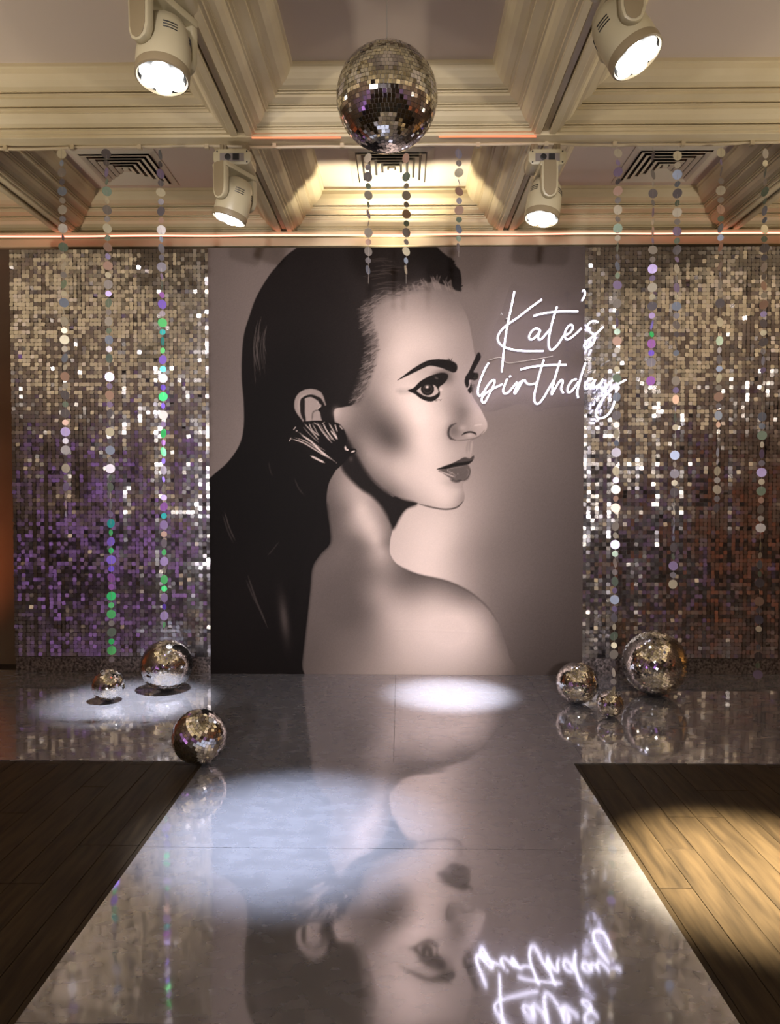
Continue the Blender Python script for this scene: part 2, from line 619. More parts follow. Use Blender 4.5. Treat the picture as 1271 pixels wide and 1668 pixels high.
def stroke(pts, g, width, soft=1.0, a=1.0, taper=True):
    P = catmull(pts, 4)
    w_ = window(P, width + soft + 3)
    if w_ is None: return
    d, t = seg_dist(P, PXX[w_], PYY[w_], False)
    wd = width * 0.5 * (np.clip(np.minimum(t, 1 - t) * 5, 0.25, 1) if taper else 1.0)
    m = np.clip((wd - d) / max(soft, 0.4) + 0.5, 0, 1) * a
    G[w_] = G[w_] * (1 - m) + g * m


def blob(x, y, rx, ry, g, a=1.0, rot=0.0):
    c, s = math.cos(rot), math.sin(rot)
    u = ((PXX - x) * c + (PYY - y) * s) / rx
    v = (-(PXX - x) * s + (PYY - y) * c) / ry
    m = np.exp(-(u * u + v * v)) * a
    G[:] = G * (1 - m) + g * m


# studio background of the print
G = tps([(345, 410, 98), (400, 420, 100), (345, 600, 88), (380, 700, 98), (345, 760, 95), (440, 410, 98), (760, 410, 92), (850, 410, 86),
         (945, 410, 76), (800, 470, 97), (900, 500, 86), (945, 600, 78), (780, 560, 106), (800, 680, 110), (850, 700, 106), (900, 700, 92),
         (945, 800, 78), (800, 760, 122), (850, 800, 98), (780, 820, 138), (755, 845, 160), (730, 850, 188), (700, 840, 192), (650, 870, 182),
         (670, 900, 195), (700, 950, 202), (720, 890, 196), (745, 900, 160), (765, 930, 140), (790, 900, 116), (800, 960, 108), (850, 900, 92),
         (850, 1000, 84), (900, 1000, 74), (945, 1050, 70), (830, 950, 98), (945, 950, 70), (870, 1090, 74), (660, 960, 186), (945, 1095, 70)], PXX, PYY)
# neck, shoulder and back
SKB = tps([(545, 790, 105), (570, 795, 150), (590, 830, 192), (605, 855, 190), (565, 830, 115), (545, 850, 82), (612, 880, 185), (628, 885, 115),
           (622, 900, 165), (632, 865, 118), (620, 850, 140), (605, 825, 150), (600, 890, 120), (585, 880, 105), (520, 920, 85), (540, 960, 80), (560, 900, 92), (600, 930, 98),
           (580, 980, 82), (600, 1000, 98), (620, 965, 140), (645, 950, 110), (665, 950, 98), (640, 1000, 168), (670, 1000, 180), (700, 980, 170),
           (730, 1000, 196), (745, 1005, 202), (720, 962, 128), (755, 970, 112), (780, 1000, 160), (800, 1030, 148), (820, 1080, 118), (700, 1050, 196),
           (740, 1060, 196), (780, 1070, 168), (650, 1080, 168), (600, 1060, 118), (560, 1040, 92), (520, 1000, 82), (510, 1060, 80), (540, 1090, 95),
           (600, 1090, 130), (690, 945, 92), (635, 910, 130), (812, 1030, 110), (828, 1095, 100)], PXX, PYY)
BACK = [(656, 828), (645, 850), (638, 870), (635, 890), (637, 905), (650, 921), (680, 935), (720, 944), (745, 953), (770, 967), (795, 990), (810, 1012),
        (821, 1040), (830, 1070), (836, 1110), (650, 1115), (480, 1112), (490, 1060), (500, 1000), (503, 950), (508, 915), (528, 885), (530, 840),
        (530, 790), (550, 750), (600, 770), (630, 800)]
fill(BACK, SKB, 1.6)
stroke([(650, 921), (680, 935), (720, 944), (745, 953), (770, 967), (795, 990), (810, 1012)], 70, 2.5, 3, 0.6)
# face
SKF = tps([(620, 500, 122), (650, 490, 138), (700, 485, 122), (735, 495, 112), (640, 530, 165), (670, 545, 188), (700, 530, 165), (740, 540, 145),
           (764, 560, 132), (620, 560, 150), (650, 580, 198), (700, 565, 185), (740, 580, 150), (765, 600, 138), (610, 600, 148), (630, 610, 168),
           (620, 640, 150), (640, 640, 185), (650, 600, 192), (600, 650, 108), (660, 660, 206), (680, 685, 218), (700, 690, 206), (720, 670, 180),
           (745, 640, 142), (752, 668, 112), (765, 660, 150), (772, 680, 160), (787, 690, 165), (737, 698, 130), (728, 690, 180), (750, 710, 138),
           (598, 680, 98), (620, 693, 82), (632, 712, 76), (643, 722, 92), (658, 728, 135), (612, 712, 100), (580, 690, 105), (568, 690, 118), (590, 722, 120),
           (600, 740, 138), (620, 750, 152), (650, 750, 170), (680, 720, 200), (690, 750, 202), (680, 780, 196), (650, 780, 172), (620, 772, 130),
           (640, 800, 105), (670, 807, 160), (700, 817, 182), (730, 818, 192), (745, 800, 180), (754, 812, 128), (742, 788, 150), (720, 790, 200), (710, 740, 202),
           (740, 735, 165), (760, 735, 150), (590, 758, 88), (575, 735, 65), (553, 672, 150), (560, 690, 130), (720, 610, 175), (690, 600, 170), (685, 610, 178)], PXX, PYY)
FACE = [(640, 474), (690, 464), (728, 470), (742, 482), (755, 502), (764, 525), (769, 550), (773, 575), (776, 592), (770, 605), (767, 622), (768, 640), (774, 652),
        (782, 664), (789, 678), (794, 690), (792, 701), (780, 711), (767, 716), (764, 724), (764, 735), (768, 744), (771, 752), (765, 760),
        (767, 770), (764, 781), (755, 787), (755, 796), (757, 806), (756, 815), (750, 823), (740, 828), (725, 829), (700, 825), (676, 819), (650, 813), (625, 797), (602, 777), (584, 752),
        (574, 735), (560, 705), (545, 680), (545, 664), (560, 655), (575, 640), (585, 600), (592, 560), (590, 530), (592, 505), (610, 485)]
fill(FACE, SKF, 1.4)
# shadow between jaw and neck
fill([(556, 700), (566, 712), (580, 740), (606, 780), (640, 808), (678, 820), (662, 829), (652, 842), (641, 862), (636, 850), (622, 826), (605, 808), (588, 797), (566, 776), (556, 760), (548, 730)], 24, 9)
fill([(640, 810), (660, 816), (680, 820), (664, 827), (652, 840), (642, 858), (634, 842)], 24, 3)
stroke([(676, 819), (700, 825.5), (722, 829.5), (738, 828.5), (748, 824), (755, 816)], 45, 2.2, 1.6, 0.85)
# hair mass
HAIR = [(520, 360), (500, 385), (484, 403), (468, 415), (454, 430), (437, 451), (418, 483), (406, 516), (397.5, 545), (394, 583), (394, 620), (397, 655), (397, 695), (390, 725), (370, 754), (343, 778), (330, 800),
        (330, 1120), (486, 1120), (492, 1080), (499, 1020), (505, 965), (509, 925), (522, 903), (537, 886), (537, 860), (532, 822), (535, 790), (546, 768), (556, 750), (556, 715),
        (546, 690), (545, 668), (560, 663), (575, 659), (584, 645), (590, 628), (596, 608), (603, 588), (605, 565), (602, 545), (594, 525), (592, 508), (604, 492), (625, 480), (650, 471),
        (680, 465), (708, 460), (732, 468), (748, 474), (752, 462), (750, 442), (742, 432), (731, 419), (712, 402), (690, 370)]
HT = tps([(480, 420, 22), (420, 560, 16), (500, 600, 14), (600, 430, 32), (560, 480, 26), (640, 440, 42), (700, 430, 26), (400, 700, 9), (380, 850, 8), (480, 800, 10), (360, 1080, 18),
          (470, 1000, 10), (560, 620, 24), (520, 520, 22), (430, 950, 12), (740, 440, 24)], PXX, PYY)
fill(HAIR, HT, 2.2)
fill([(486, 1118), (492, 1075), (499, 1015), (505, 960), (509, 925), (522, 903), (538, 884), (537, 858), (531, 820), (520, 860), (500, 900), (480, 1000), (470, 1118)], 12, 12, 0.9)
# hairline: short fine hairs both ways
prng = random.Random(3)
line = catmull([(690, 463), (660, 469), (630, 479), (608, 491), (597, 508), (598, 528), (604, 548), (606, 568), (602, 592), (596, 610), (590, 630), (580, 652)], 14)
stroke([tuple(p) for p in line[::7]], 74, 13, 15, 0.6, False)
for i, (hx, hy) in enumerate(line):
    f = i / len(line)
    for _ in range(5):
        jx, jy = hx + prng.uniform(-9, 7), hy + prng.uniform(-6, 6)
        ln = prng.uniform(7, 18)
        ang = -0.25 - 0.35 * f + prng.uniform(-0.3, 0.3) if f > 0.2 else prng.uniform(-0.5, 0.2)
        dx, dy = ln * math.cos(ang), ln * math.sin(ang)
        dark = prng.random() < 0.62
        stroke([(jx - dx * 0.5, jy - dy * 0.4), (jx, jy + 0.6), (jx + dx * 0.5, jy + dy * 0.6)], prng.uniform(34, 75) if dark else prng.uniform(105, 150), 1.1, 1.1, prng.uniform(0.25, 0.6))
for k in range(44):                                           # fringe of pale down over the forehead
    x = prng.uniform(662, 742)
    ln = prng.uniform(6, 22) * (1 - abs(x - 715) / 80)
    y = 466 + (x - 705) ** 2 * 0.004
    stroke([(x + 3, y + 6), (x - 1, y - ln * 0.4), (x + prng.uniform(-8, 3), y - ln)], prng.uniform(95, 128), 2.0, 1.2, prng.uniform(0.4, 0.8))
for k in range(16):
    y = prng.uniform(420, 475)
    x = prng.uniform(608, 640)
    stroke([(x - 18, y + 3), (x, y), (x + prng.uniform(8, 26), y + prng.uniform(-2, 5))], prng.uniform(62, 100), 1.2, 0.9, 0.55)
for k in range(40):                                           # rough quiff edge
    t = prng.random()
    x, y = 734 + 16 * t, 415 + 58 * t
    stroke([(x - 4, y), (x + prng.uniform(1, 6), y + prng.uniform(-5, 6))], 26, 2.0, 1.0, 0.9)
for k in range(15):                                           # shine at the back of the head
    x = prng.uniform(412, 438)
    y0 = prng.uniform(515, 570)
    stroke([(x + 3, y0), (x - 2, y0 + 25), (x + prng.uniform(-1, 3), y0 + prng.uniform(40, 70))], prng.uniform(50, 88), 1.3, 1.0, 0.6)
for a_, b_, g_ in (((404, 938), (436, 1022), 62), ((401, 945), (428, 1000), 48), ((366, 834), (383, 880), 58), ((363, 838), (380, 884), 42), ((480, 780), (495, 806), 42),
                   ((438, 752), (444, 775), 36), ((436, 905), (455, 882), 36), ((408, 950), (432, 1010), 44)):
    stroke([a_, ((a_[0] + b_[0]) / 2 - 1, (a_[1] + b_[1]) / 2 + 2), b_], g_, 2.0, 1.5, 0.8)
blob(463, 1008, 7, 36, 64, 0.85, -0.12)


def Z(ox, oy, s, pts):
    return [(ox + x / s, oy + y / s) for x, y in pts]


# ear
z5 = lambda p: Z(450, 610, 7.476, p)
stroke(z5([(330, 565), (275, 470), (255, 370), (275, 285), (335, 228), (420, 210), (500, 228), (560, 285), (600, 370)]), 128, 9.5, 1.6)
stroke(z5([(285, 470), (275, 360), (310, 270), (420, 232)]), 150, 3, 2.5, 0.7)
fill(z5([(345, 300), (420, 275), (480, 300), (520, 310), (515, 350), (545, 385), (510, 430), (540, 470), (565, 570), (380, 575), (350, 520), (335, 400)]), 136, 1.6)
fill(z5([(300, 300), (345, 300), (350, 380), (350, 470), (360, 560), (320, 520), (295, 420)]), 22, 2)
fill(z5([(470, 268), (545, 290), (600, 390), (690, 440), (692, 560), (570, 572), (535, 450), (550, 370), (500, 320)]), 20, 1.8)
stroke(z5([(520, 430), (450, 460), (438, 560)]), 72, 2.0, 1.4, 0.8)
stroke(z5([(505, 315), (515, 350), (545, 380), (500, 425)]), 175, 2.0, 1.4, 0.7)
blob(548, 672, 6, 9, 178, 0.6)
# fan earring
fill(z5([(335, 580), (420, 565), (520, 560), (620, 570), (700, 575), (780, 610), (840, 700), (862, 800), (845, 890), (960, 905), (975, 945), (900, 1000), (800, 1100), (720, 1162),
         (640, 1110), (500, 1060), (400, 980), (320, 880), (160, 825), (160, 770), (215, 680), (270, 630)]), 15, 1.2)
for pts, wd in (([(345, 600), (430, 690), (520, 800)], 9), ([(400, 590), (440, 680), (525, 745)], 11), ([(440, 600), (490, 690), (520, 750)], 7), ([(500, 590), (560, 690), (680, 835)], 12),
                ([(530, 600), (600, 720), (690, 800)], 5), ([(570, 590), (620, 690), (712, 812)], 12), ([(640, 590), (700, 690), (750, 790)], 13), ([(660, 680), (710, 740), (745, 790)], 16),
                ([(715, 600), (745, 700)], 11), ([(770, 620), (810, 670)], 12), ([(190, 785), (330, 830), (480, 920), (660, 1030)], 12), ([(225, 770), (350, 810), (480, 890), (600, 975), (740, 1080)], 10),
                ([(310, 740), (430, 820), (540, 930), (650, 1015)], 20), ([(420, 990), (500, 1030), (590, 1075)], 22), ([(270, 700), (350, 760), (470, 850), (600, 930)], 6),
                ([(330, 640), (420, 740), (520, 830)], 5), ([(840, 870), (850, 910), (885, 920)], 20), ([(915, 945), (960, 932)], 18), ([(210, 675), (240, 635)], 9), ([(160, 815), (180, 770)], 8),
                ([(240, 685), (260, 690)], 12), ([(455, 585), (520, 620)], 8), ([(590, 580), (560, 600)], 5)):
    stroke(z5(pts), prng.uniform(170, 205), wd / 7.476, 0.9, 0.95)
blob(572, 748, 3, 4, 70, 0.7)
# eye
z3 = lambda p: Z(640, 560, 7.944, p)
blob(719, 613, 15, 10, 40, 0.85, -0.3)
blob(732, 616, 10, 12, 90, 0.5)
stroke(z3([(60, 610), (160, 615), (240, 600)]), 95, 6, 9, 0.35)
fill(z3([(195, 605), (270, 570), (350, 490), (450, 430), (560, 390), (650, 375), (715, 400), (705, 460), (650, 525), (600, 565), (612, 640), (592, 692), (520, 742), (440, 742), (350, 702), (285, 650)]), 24, 1.5)
fill(z3([(310, 605), (380, 550), (470, 530), (545, 530), (588, 590), (583, 640), (510, 682), (430, 680), (370, 652)]), 172, 1.0)
fill(z3([(450 + 86 * math.cos(k * 0.5236), 585 + 84 * math.sin(k * 0.5236)) for k in range(12)]), 26, 1.0)
stroke(z3([(450 + 52 * math.cos(k * 0.5236), 585 + 52 * math.sin(k * 0.5236)) for k in range(13)]), 66, 1.2, 1.0, 0.8, False)
fill(z3([(270, 600), (360, 505), (450, 470), (545, 490), (590, 560), (600, 620), (565, 560), (530, 535), (450, 520), (380, 550), (315, 600)]), 24, 1.0)
blob(640 + 445 / 7.944, 560 + 560 / 7.944, 2.6, 2.2, 240, 1.0)
stroke(z3([(545, 430), (585, 455)]), 95, 2.5, 2.0, 0.7)
stroke(z3([(600, 590), (640, 600)]), 205, 4.5, 3.0, 0.7)
for k in range(16):
    x = 440 + k * 12
    stroke(z3([(x, 725), (x + 14, 745 - k * 2.2 + prng.uniform(5, 22))]), 40, 0.9, 0.8, 0.7)
# near brow and far brow
fill(z3([(60, 472), (130, 420), (250, 330), (380, 250), (480, 210), (600, 200), (720, 210), (800, 240), (835, 285), (828, 345), (790, 372), (720, 350), (620, 310), (480, 285), (380, 322), (250, 385), (130, 442)]), 22, 1.8)
for k in range(60):
    t = prng.random()
    x, y = 240 + 520 * t, 335 - 135 * min(1, t * 1.6)
    stroke(z3([(x, y + 25), (x + 18, y - prng.uniform(0, 16))]), 40, 0.9, 0.8, 0.5)
fill(z3([(1105, 112), (1142, 170), (1095, 270), (1045, 365), (1100, 378), (1108, 440), (1062, 472), (992, 466), (988, 530), (962, 572), (932, 510), (940, 430), (985, 360), (1040, 240)]), 24, 1.2)
fill(z3([(1012, 505), (1028, 590), (1002, 642), (970, 602), (995, 560)]), 30, 1.2)
stroke(z3([(985, 545), (1010, 490), (1000, 470)]), 120, 1.2, 1.0, 0.6)
for k in range(7):
    stroke(z3([(1010 + k * 3, 600 - k * 12), (1045 + k * 3, 640 - k * 18)]), 45, 0.9, 0.8, 0.7)
# nose
z4 = lambda p: Z(690, 650, 8.342, p)
blob(739, 702, 10, 12, 92, 0.75)
stroke(z4([(440, 330), (370, 370), (342, 430), (342, 490), (372, 535), (430, 557)]), 34, 3.0, 3.0, 0.9)
blob(754, 697, 6, 4.5, 168, 0.7)
stroke(z4([(520, 490), (570, 460), (640, 448), (700, 465), (718, 490)]), 20, 2.8, 1.4, 0.95)
blob(765, 709, 5, 3.5, 175, 0.7)
stroke(z4([(420, 557), (500, 562), (600, 550), (700, 532), (770, 492), (830, 420)]), 88, 2.0, 2.0, 0.7)
stroke(z4([(690, 362), (750, 350), (800, 348)]), 190, 2.0, 2.4, 0.8)
blob(754, 676, 9, 14, 104, 0.5, 0.5)
stroke(z4([(615, 560), (592, 650), (590, 740)]), 118, 2.4, 2.4, 0.6)
stroke(z4([(660, 580), (650, 680), (640, 760)]), 172, 3, 3, 0.6)
# lips
fill(z4([(190, 950), (280, 915), (400, 868), (480, 828), (560, 792), (630, 806), (672, 770), (688, 772), (686, 805), (660, 852), (600, 892), (500, 918), (380, 938), (280, 958)]), 62, 1.8)
stroke(z4([(190, 955), (300, 930), (420, 895), (520, 880), (600, 868), (660, 840)]), 20, 5.2, 2.0, 0.95)
fill(z4([(200, 975), (300, 955), (400, 940), (520, 918), (600, 895), (634, 940), (632, 1010), (592, 1082), (520, 1112), (440, 1116), (370, 1080), (270, 1015)]), 84, 1.6)
stroke(z4([(205, 975), (310, 1015), (430, 1062)]), 190, 2.0, 1.6, 0.85)
for k in range(16):
    x = 320 + prng.uniform(0, 150)
    y = 965 + (x - 320) * 0.35 + prng.uniform(-14, 22)
    stroke(z4([(x, y), (x + 6, y + 22)]), 165, 1.0, 0.9, 0.6)
stroke(z4([(590, 950), (622, 990), (590, 1060)]), 120, 1.4, 1.4, 0.6)
stroke(z4([(635, 940), (632, 1010), (592, 1085), (520, 1115)]), 48, 1.5, 1.2, 0.7)
stroke(z4([(370, 1095), (440, 1122), (510, 1105)]), 28, 3.2, 3.5, 0.9)
blob(735, 786, 14, 5, 150, 0.35)
G += rng.normal(0, 1.6, G.shape)
G = np.clip(G, 3, 250)
tint = np.stack([G * 1.065 + 3, G * 0.975, G * 0.935], -1) / 255.0
tint = np.clip(tint, 0, 1)
LINC = np.where(tint <= 0.04045, tint / 12.92, ((tint + 0.055) / 1.055) ** 2.4)
PRINT_GAIN = 0.95
cols = np.concatenate([LINC * PRINT_GAIN, np.ones(G.shape + (1,))], -1).reshape(-1, 4).astype(np.float32)
GYP = np.full_like(GX, BD)       # folds of the hung sheet are real relief
for fold, wd in (([(640, 1026), (730, 1028), (820, 1034)], 2.0), ([(617, 985), (625, 1020), (642, 1085)], 4.0)):
    dist, _ = seg_dist(catmull(fold, 4), PXX, PYY, False)
    GYP -= 0.0016 * np.exp(-(dist / wd) ** 2)
co = np.stack([GX, GYP, GZ], -1).reshape(-1, 3)
idx = np.arange(NXP * NZP).reshape(NZP, NXP)
quads = np.stack([idx[:-1, :-1], idx[:-1, 1:], idx[1:, 1:], idx[1:, :-1]], -1).reshape(-1, 4)
pm = bpy.data.meshes.new('printed_sheet')
pm.vertices.add(len(co))
pm.vertices.foreach_set('co', co.ravel())
pm.loops.add(quads.size)
pm.loops.foreach_set('vertex_index', quads.ravel())
pm.polygons.add(len(quads))
pm.polygons.foreach_set('loop_start', np.arange(0, quads.size, 4))
pm.update(calc_edges=True)
ca = pm.color_attributes.new('print', 'FLOAT_COLOR', 'POINT')
ca.data.foreach_set('color', cols.ravel())
PRINT = principled('printed_fabric', (0.5, 0.5, 0.5), 0.55)
nt, N, L, b = nodes(PRINT)
an = N.new('ShaderNodeAttribute')
an.attribute_name = 'print'
L.new(an.outputs['Color'], b.inputs['Base Color'])
b.inputs['Specular IOR Level'].default_value = 0.04
to_local(link('printed_sheet', pm, PRINT), backdrop)['label'] = 'sepia portrait print'

# ------------------------------------------------------------------ shimmer walls
SQ = 0.0318                      # pitch of the sequins
PN = 10                          # sequins along one side of a panel
SY = BD + 0.045
SZ0 = at(200, 1070, SY).z
PANEL_W = SQ * PN


def noise2(shape, cells, r):
    g = r.normal(0, 1, (cells[0] + 2, cells[1] + 2))
    y = np.linspace(0, cells[0], shape[0])
    x = np.linspace(0, cells[1], shape[1])
    yi, xi = y.astype(int), x.astype(int)
    fy, fx = (y - yi)[:, None], (x - xi)[None, :]
    fy, fx = fy * fy * (3 - 2 * fy), fx * fx * (3 - 2 * fx)
    a = g[yi][:, xi]; b2 = g[yi][:, xi + 1]; c2 = g[yi + 1][:, xi]; d2 = g[yi + 1][:, xi + 1]
    return a * (1 - fx) * (1 - fy) + b2 * fx * (1 - fy) + c2 * (1 - fx) * fy + d2 * fx * fy


def shimmer_wall(x_edge, direction, npx, label):
    root = empty('shimmer_wall', (x_edge + direction * npx * PANEL_W / 2, SY, 0))
    tag(root, label, 'sequin wall', 'shimmer walls beside the portrait')
    xleft = x_edge if direction > 0 else x_edge - npx * PANEL_W
    zt = BT + 0.005
    npz = int(math.ceil((zt - SZ0) / PANEL_W))
    rows, colsn = npz * PN, npx * PN
    pitch = 0.045 * noise2((rows, colsn), (rows // 6, colsn // 5), rng) + 0.055 * rng.normal(0, 1, (rows, colsn)) + 0.03 * rng.normal(0, 1, (rows, 1))
    yaw = 0.05 * noise2((rows, colsn), (rows // 5, colsn // 4), rng) + 0.05 * rng.normal(0, 1, (rows, colsn)) + 0.05 * rng.normal(0, 1, (1, colsn))
    roll = 0.09 * rng.normal(0, 1, (rows, colsn))
    flip = rng.random((rows, colsn)) < 0.04
    pitch = np.where(flip, pitch + rng.uniform(-0.35, 0.35, pitch.shape), pitch)
    h = 0.0153
    c = 0.0035
    shape = [(-h, -h + c), (-h + c, -h), (h - c, -h), (h, -h + c), (h, h - c), (h - c, h), (-h + c, h), (-h, h - c)]
    for i in range(npx):
        for j in range(npz):
            ox = xleft + i * PANEL_W
            oz_top = zt - j * PANEL_W
            last = j == npz - 1
            z_lo = max(oz_top - PANEL_W, SZ0)
            pan = to_local(MB().box(ox + 0.0006, ox + PANEL_W - 0.0006, SY, SY + 0.006, z_lo, oz_top - 0.0006).obj('shimmer_panel', BOARD), root)
            mb = MB()
            for r_ in range(PN):
                zc = oz_top - (r_ + 0.5) * SQ
                if zc - h < SZ0 - 0.02: continue
                for q in range(PN):
                    R_, Q_ = j * PN + r_, i * PN + q
                    a_, y_, k_ = pitch[R_, Q_], yaw[R_, Q_], roll[R_, Q_]
                    xc = ox + (q + 0.5) * SQ
                    M = Matrix.Translation((xc, SY - 0.006 - abs(math.sin(y_)) * h, zc + h)) @ Matrix.Rotation(y_, 4, 'Z') @ Matrix.Rotation(a_, 4, 'X') @ Matrix.Rotation(k_, 4, 'Y') @ Matrix.Translation((0, 0, -h))
                    mb.add([M @ Vector((px, 0, pz)) for px, pz in shape], [(0, 1, 2, 3, 4, 5, 6, 7)])
            m = bpy.data.meshes.new('sequins')
            m.from_pydata(mb.v, [], mb.f)
            m.materials.append(SEQUIN)
            s_ = to_local(link('sequins', m), root)
            s_.parent = pan
            s_.matrix_parent_inverse = Matrix.Identity(4)
            s_['kind'] = 'stuff'
    to_local(MB().box(xleft, xleft + npx * PANEL_W, SY + 0.008, SY + 0.05, 0.001, SZ0 + 0.02).obj('glitter_skirt', GLITTER), root)['label'] = 'crumpled grey glitter strip'
    to_local(MB().box(xleft, xleft + npx * PANEL_W, SY + 0.008, SY + 0.04, SZ0 + 0.021, zt).obj('support_frame', BOARD), root)
    return xleft, xleft + npx * PANEL_W


shimmer_wall(BL - 0.004, -1, 5, 'silver shimmer sequin wall beside the dark hair of the portrait')
shimmer_wall(BR + 0.004, 1, 6, 'silver shimmer sequin wall partly behind the neon sign')

# ------------------------------------------------------------------ neon sign
ND = BD - 0.09
zn = lambda p: [at(760 + x / 4.539, 450 + y / 4.539, ND) for x, y in catmull(p, 7)]
sign = empty('neon_sign', at(895, 580, ND))
tag(sign, 'glowing white handwritten neon sign on clear acrylic hanging before the portrait', 'neon sign')
LETTERS = [
    ('K', [[(355, 112), (332, 230), (302, 370), (280, 520), (262, 708)],
           [(557, 172), (470, 235), (380, 305), (300, 360), (250, 410), (232, 455), (245, 495), (285, 525), (350, 543), (430, 552), (570, 552)]]),
    ('a', [[(545, 398), (515, 385), (485, 405), (465, 440), (470, 465), (495, 462), (525, 435), (547, 400), (532, 440), (537, 466), (556, 462), (590, 425), (622, 388)]]),
    ('t', [[(670, 225), (640, 320), (615, 430), (608, 500), (620, 540), (642, 540), (680, 500), (715, 445), (738, 428)],
           [(497, 293), (560, 276), (640, 264), (720, 259), (825, 260)]]),
    ('e', [[(728, 436), (762, 420), (787, 385), (780, 360), (758, 366), (735, 400), (727, 440), (740, 465), (765, 460), (810, 425), (850, 385)]]),
    ('apostrophe', [[(858, 108), (872, 105), (878, 125), (870, 155), (855, 180)]]),
    ('s', [[(975, 340), (940, 330), (905, 350), (893, 385), (915, 410), (945, 435), (950, 465), (930, 505), (900, 528), (878, 528), (872, 510), (890, 480), (930, 450), (970, 415), (1010, 375)]]),
    ('b', [[(165, 640), (140, 680), (110, 750), (88, 820), (85, 865), (100, 885), (125, 860), (155, 812), (185, 775), (206, 766), (207, 792), (188, 835), (160, 890), (135, 934), (118, 928), (116, 898), (150, 860), (200, 830), (268, 797)]]),
    ('i', [[(302, 758), (285, 800), (272, 845), (285, 868), (312, 856), (350, 812), (375, 782)], [(318, 745), (328, 735)]]),
    ('r', [[(420, 770), (388, 792), (358, 846), (360, 868), (385, 830), (410, 785), (430, 768), (442, 786), (470, 800), (520, 790)]]),
    ('t', [[(573, 618), (550, 690), (520, 800), (502, 890), (510, 935), (535, 940), (570, 900), (610, 830), (655, 755)],
           [(400, 690), (470, 672), (560, 660), (650, 655), (740, 655)]]),
    ('h', [[(693, 625), (670, 700), (645, 790), (630, 872), (650, 840), (680, 790), (705, 765), (713, 785), (701, 830), (718, 865)]]),
    ('d', [[(815, 760), (785, 770), (755, 810), (748, 850), (765, 858), (795, 830), (828, 780)], [(882, 640), (855, 720), (830, 810), (820, 860), (828, 900)]]),
    ('a', [[(935, 758), (902, 768), (880, 800), (880, 830), (905, 825), (935, 790), (952, 765), (940, 800), (950, 820), (985, 798)]]),
    ('y', [[(1010, 760), (990, 800), (1000, 835), (1030, 820), (1075, 775), (1102, 745), (1112, 810), (1105, 880), (1085, 960), (1050, 1020), (1005, 1048), (970, 1045), (958, 1015), (975, 960), (1015, 900), (1060, 850), (1110, 805), (1180, 765)]]),
]
for nm, strokes in LETTERS:
    mb = MB()
    for st in strokes:
        mb.tube(zn(st), 0.0066, 8)
    to_local(mb.obj('neon_letter', NEON, smooth=True), sign)
# clear acrylic plate cut around the words
out = catmull([(330, 60), (420, 90), (600, 120), (800, 80), (930, 80), (930, 260), (1060, 300), (1080, 420), (1010, 560), (960, 620), (1010, 690), (1180, 700), (1240, 790), (1180, 880), (1130, 1040), (1000, 1110), (900, 1060),
               (860, 960), (640, 970), (520, 1000), (420, 940), (180, 1000), (60, 960), (30, 840), (90, 660), (190, 580), (190, 420), (260, 260)], 4, True)
n = len(out)
vf = [at(760 + p[0] / 4.539, 450 + p[1] / 4.539, ND + 0.016) for p in out]
bm = bmesh.new()
f_ = bm.faces.new([bm.verts.new(v) for v in vf])
ex = bmesh.ops.extrude_face_region(bm, geom=[f_])
bmesh.ops.translate(bm, verts=[g for g in ex['geom'] if isinstance(g, bmesh.types.BMVert)], vec=(0, 0.005, 0))
bmesh.ops.recalc_face_normals(bm, faces=bm.faces)
am = bpy.data.meshes.new('acrylic_plate')
bm.to_mesh(am)
bm.free()
to_local(link('acrylic_plate', am, ACRYL), sign)
for sx, sy in ((300, 310), (935, 700), (520, 780), (1060, 620)):
    p = at(760 + sx / 4.539, 450 + sy / 4.539, ND)
    tip = BD - 0.001 if sx < 870 else BD + 0.015
    to_local(MB().tube([p + Vector((0, 0.010, 0)), Vector((p.x, tip, p.z))], 0.006, 10).obj('standoff', STEEL), sign)
to_local(MB().tube([at(760 + x / 4.539, 450 + y / 4.539, ND + 0.03) for x, y in catmull([(165, 620), (250, 600), (300, 640), (400, 630), (560, 605), (640, 590)], 5)], 0.003, 6).obj('power_cable', THREAD, smooth=True), sign)

# ------------------------------------------------------------------ mirror balls
def ball_mesh(R, rows, jitter, seed):
    r = random.Random(seed)
    mb = MB()
    for i in range(rows):
        th = math.pi * (i + 0.5) / rows
        nseg = max(4, int(round(2 * rows * math.sin(th))))
        dth = math.pi / rows * 0.455
        ph0 = r.random() * 6.28
        for k in range(nseg):
            ph = ph0 + 2 * math.pi * k / nseg
            nrm = Vector((math.sin(th) * math.cos(ph), math.sin(th) * math.sin(ph), math.cos(th)))
            e1 = Vector((-math.sin(ph), math.cos(ph), 0))
            e2 = nrm.cross(e1)
            hw = math.pi * R * math.sin(th) / nseg * 0.92
            hh = R * dth
            nn = (nrm + e1 * r.gauss(0, jitter) + e2 * r.gauss(0, jitter)).normalized()
            u = (e1 - nn * e1.dot(nn)).normalized()
            v = nn.cross(u)
            c = nrm * R
            mb.add([c - u * hw - v * hh, c + u * hw - v * hh, c + u * hw + v * hh, c - u * hw + v * hh], [(0, 1, 2, 3)])
    m = bpy.data.meshes.new('mirror_tiles')
    m.from_pydata(mb.v, [], mb.f)
    m.materials.append(TILE)
    return m


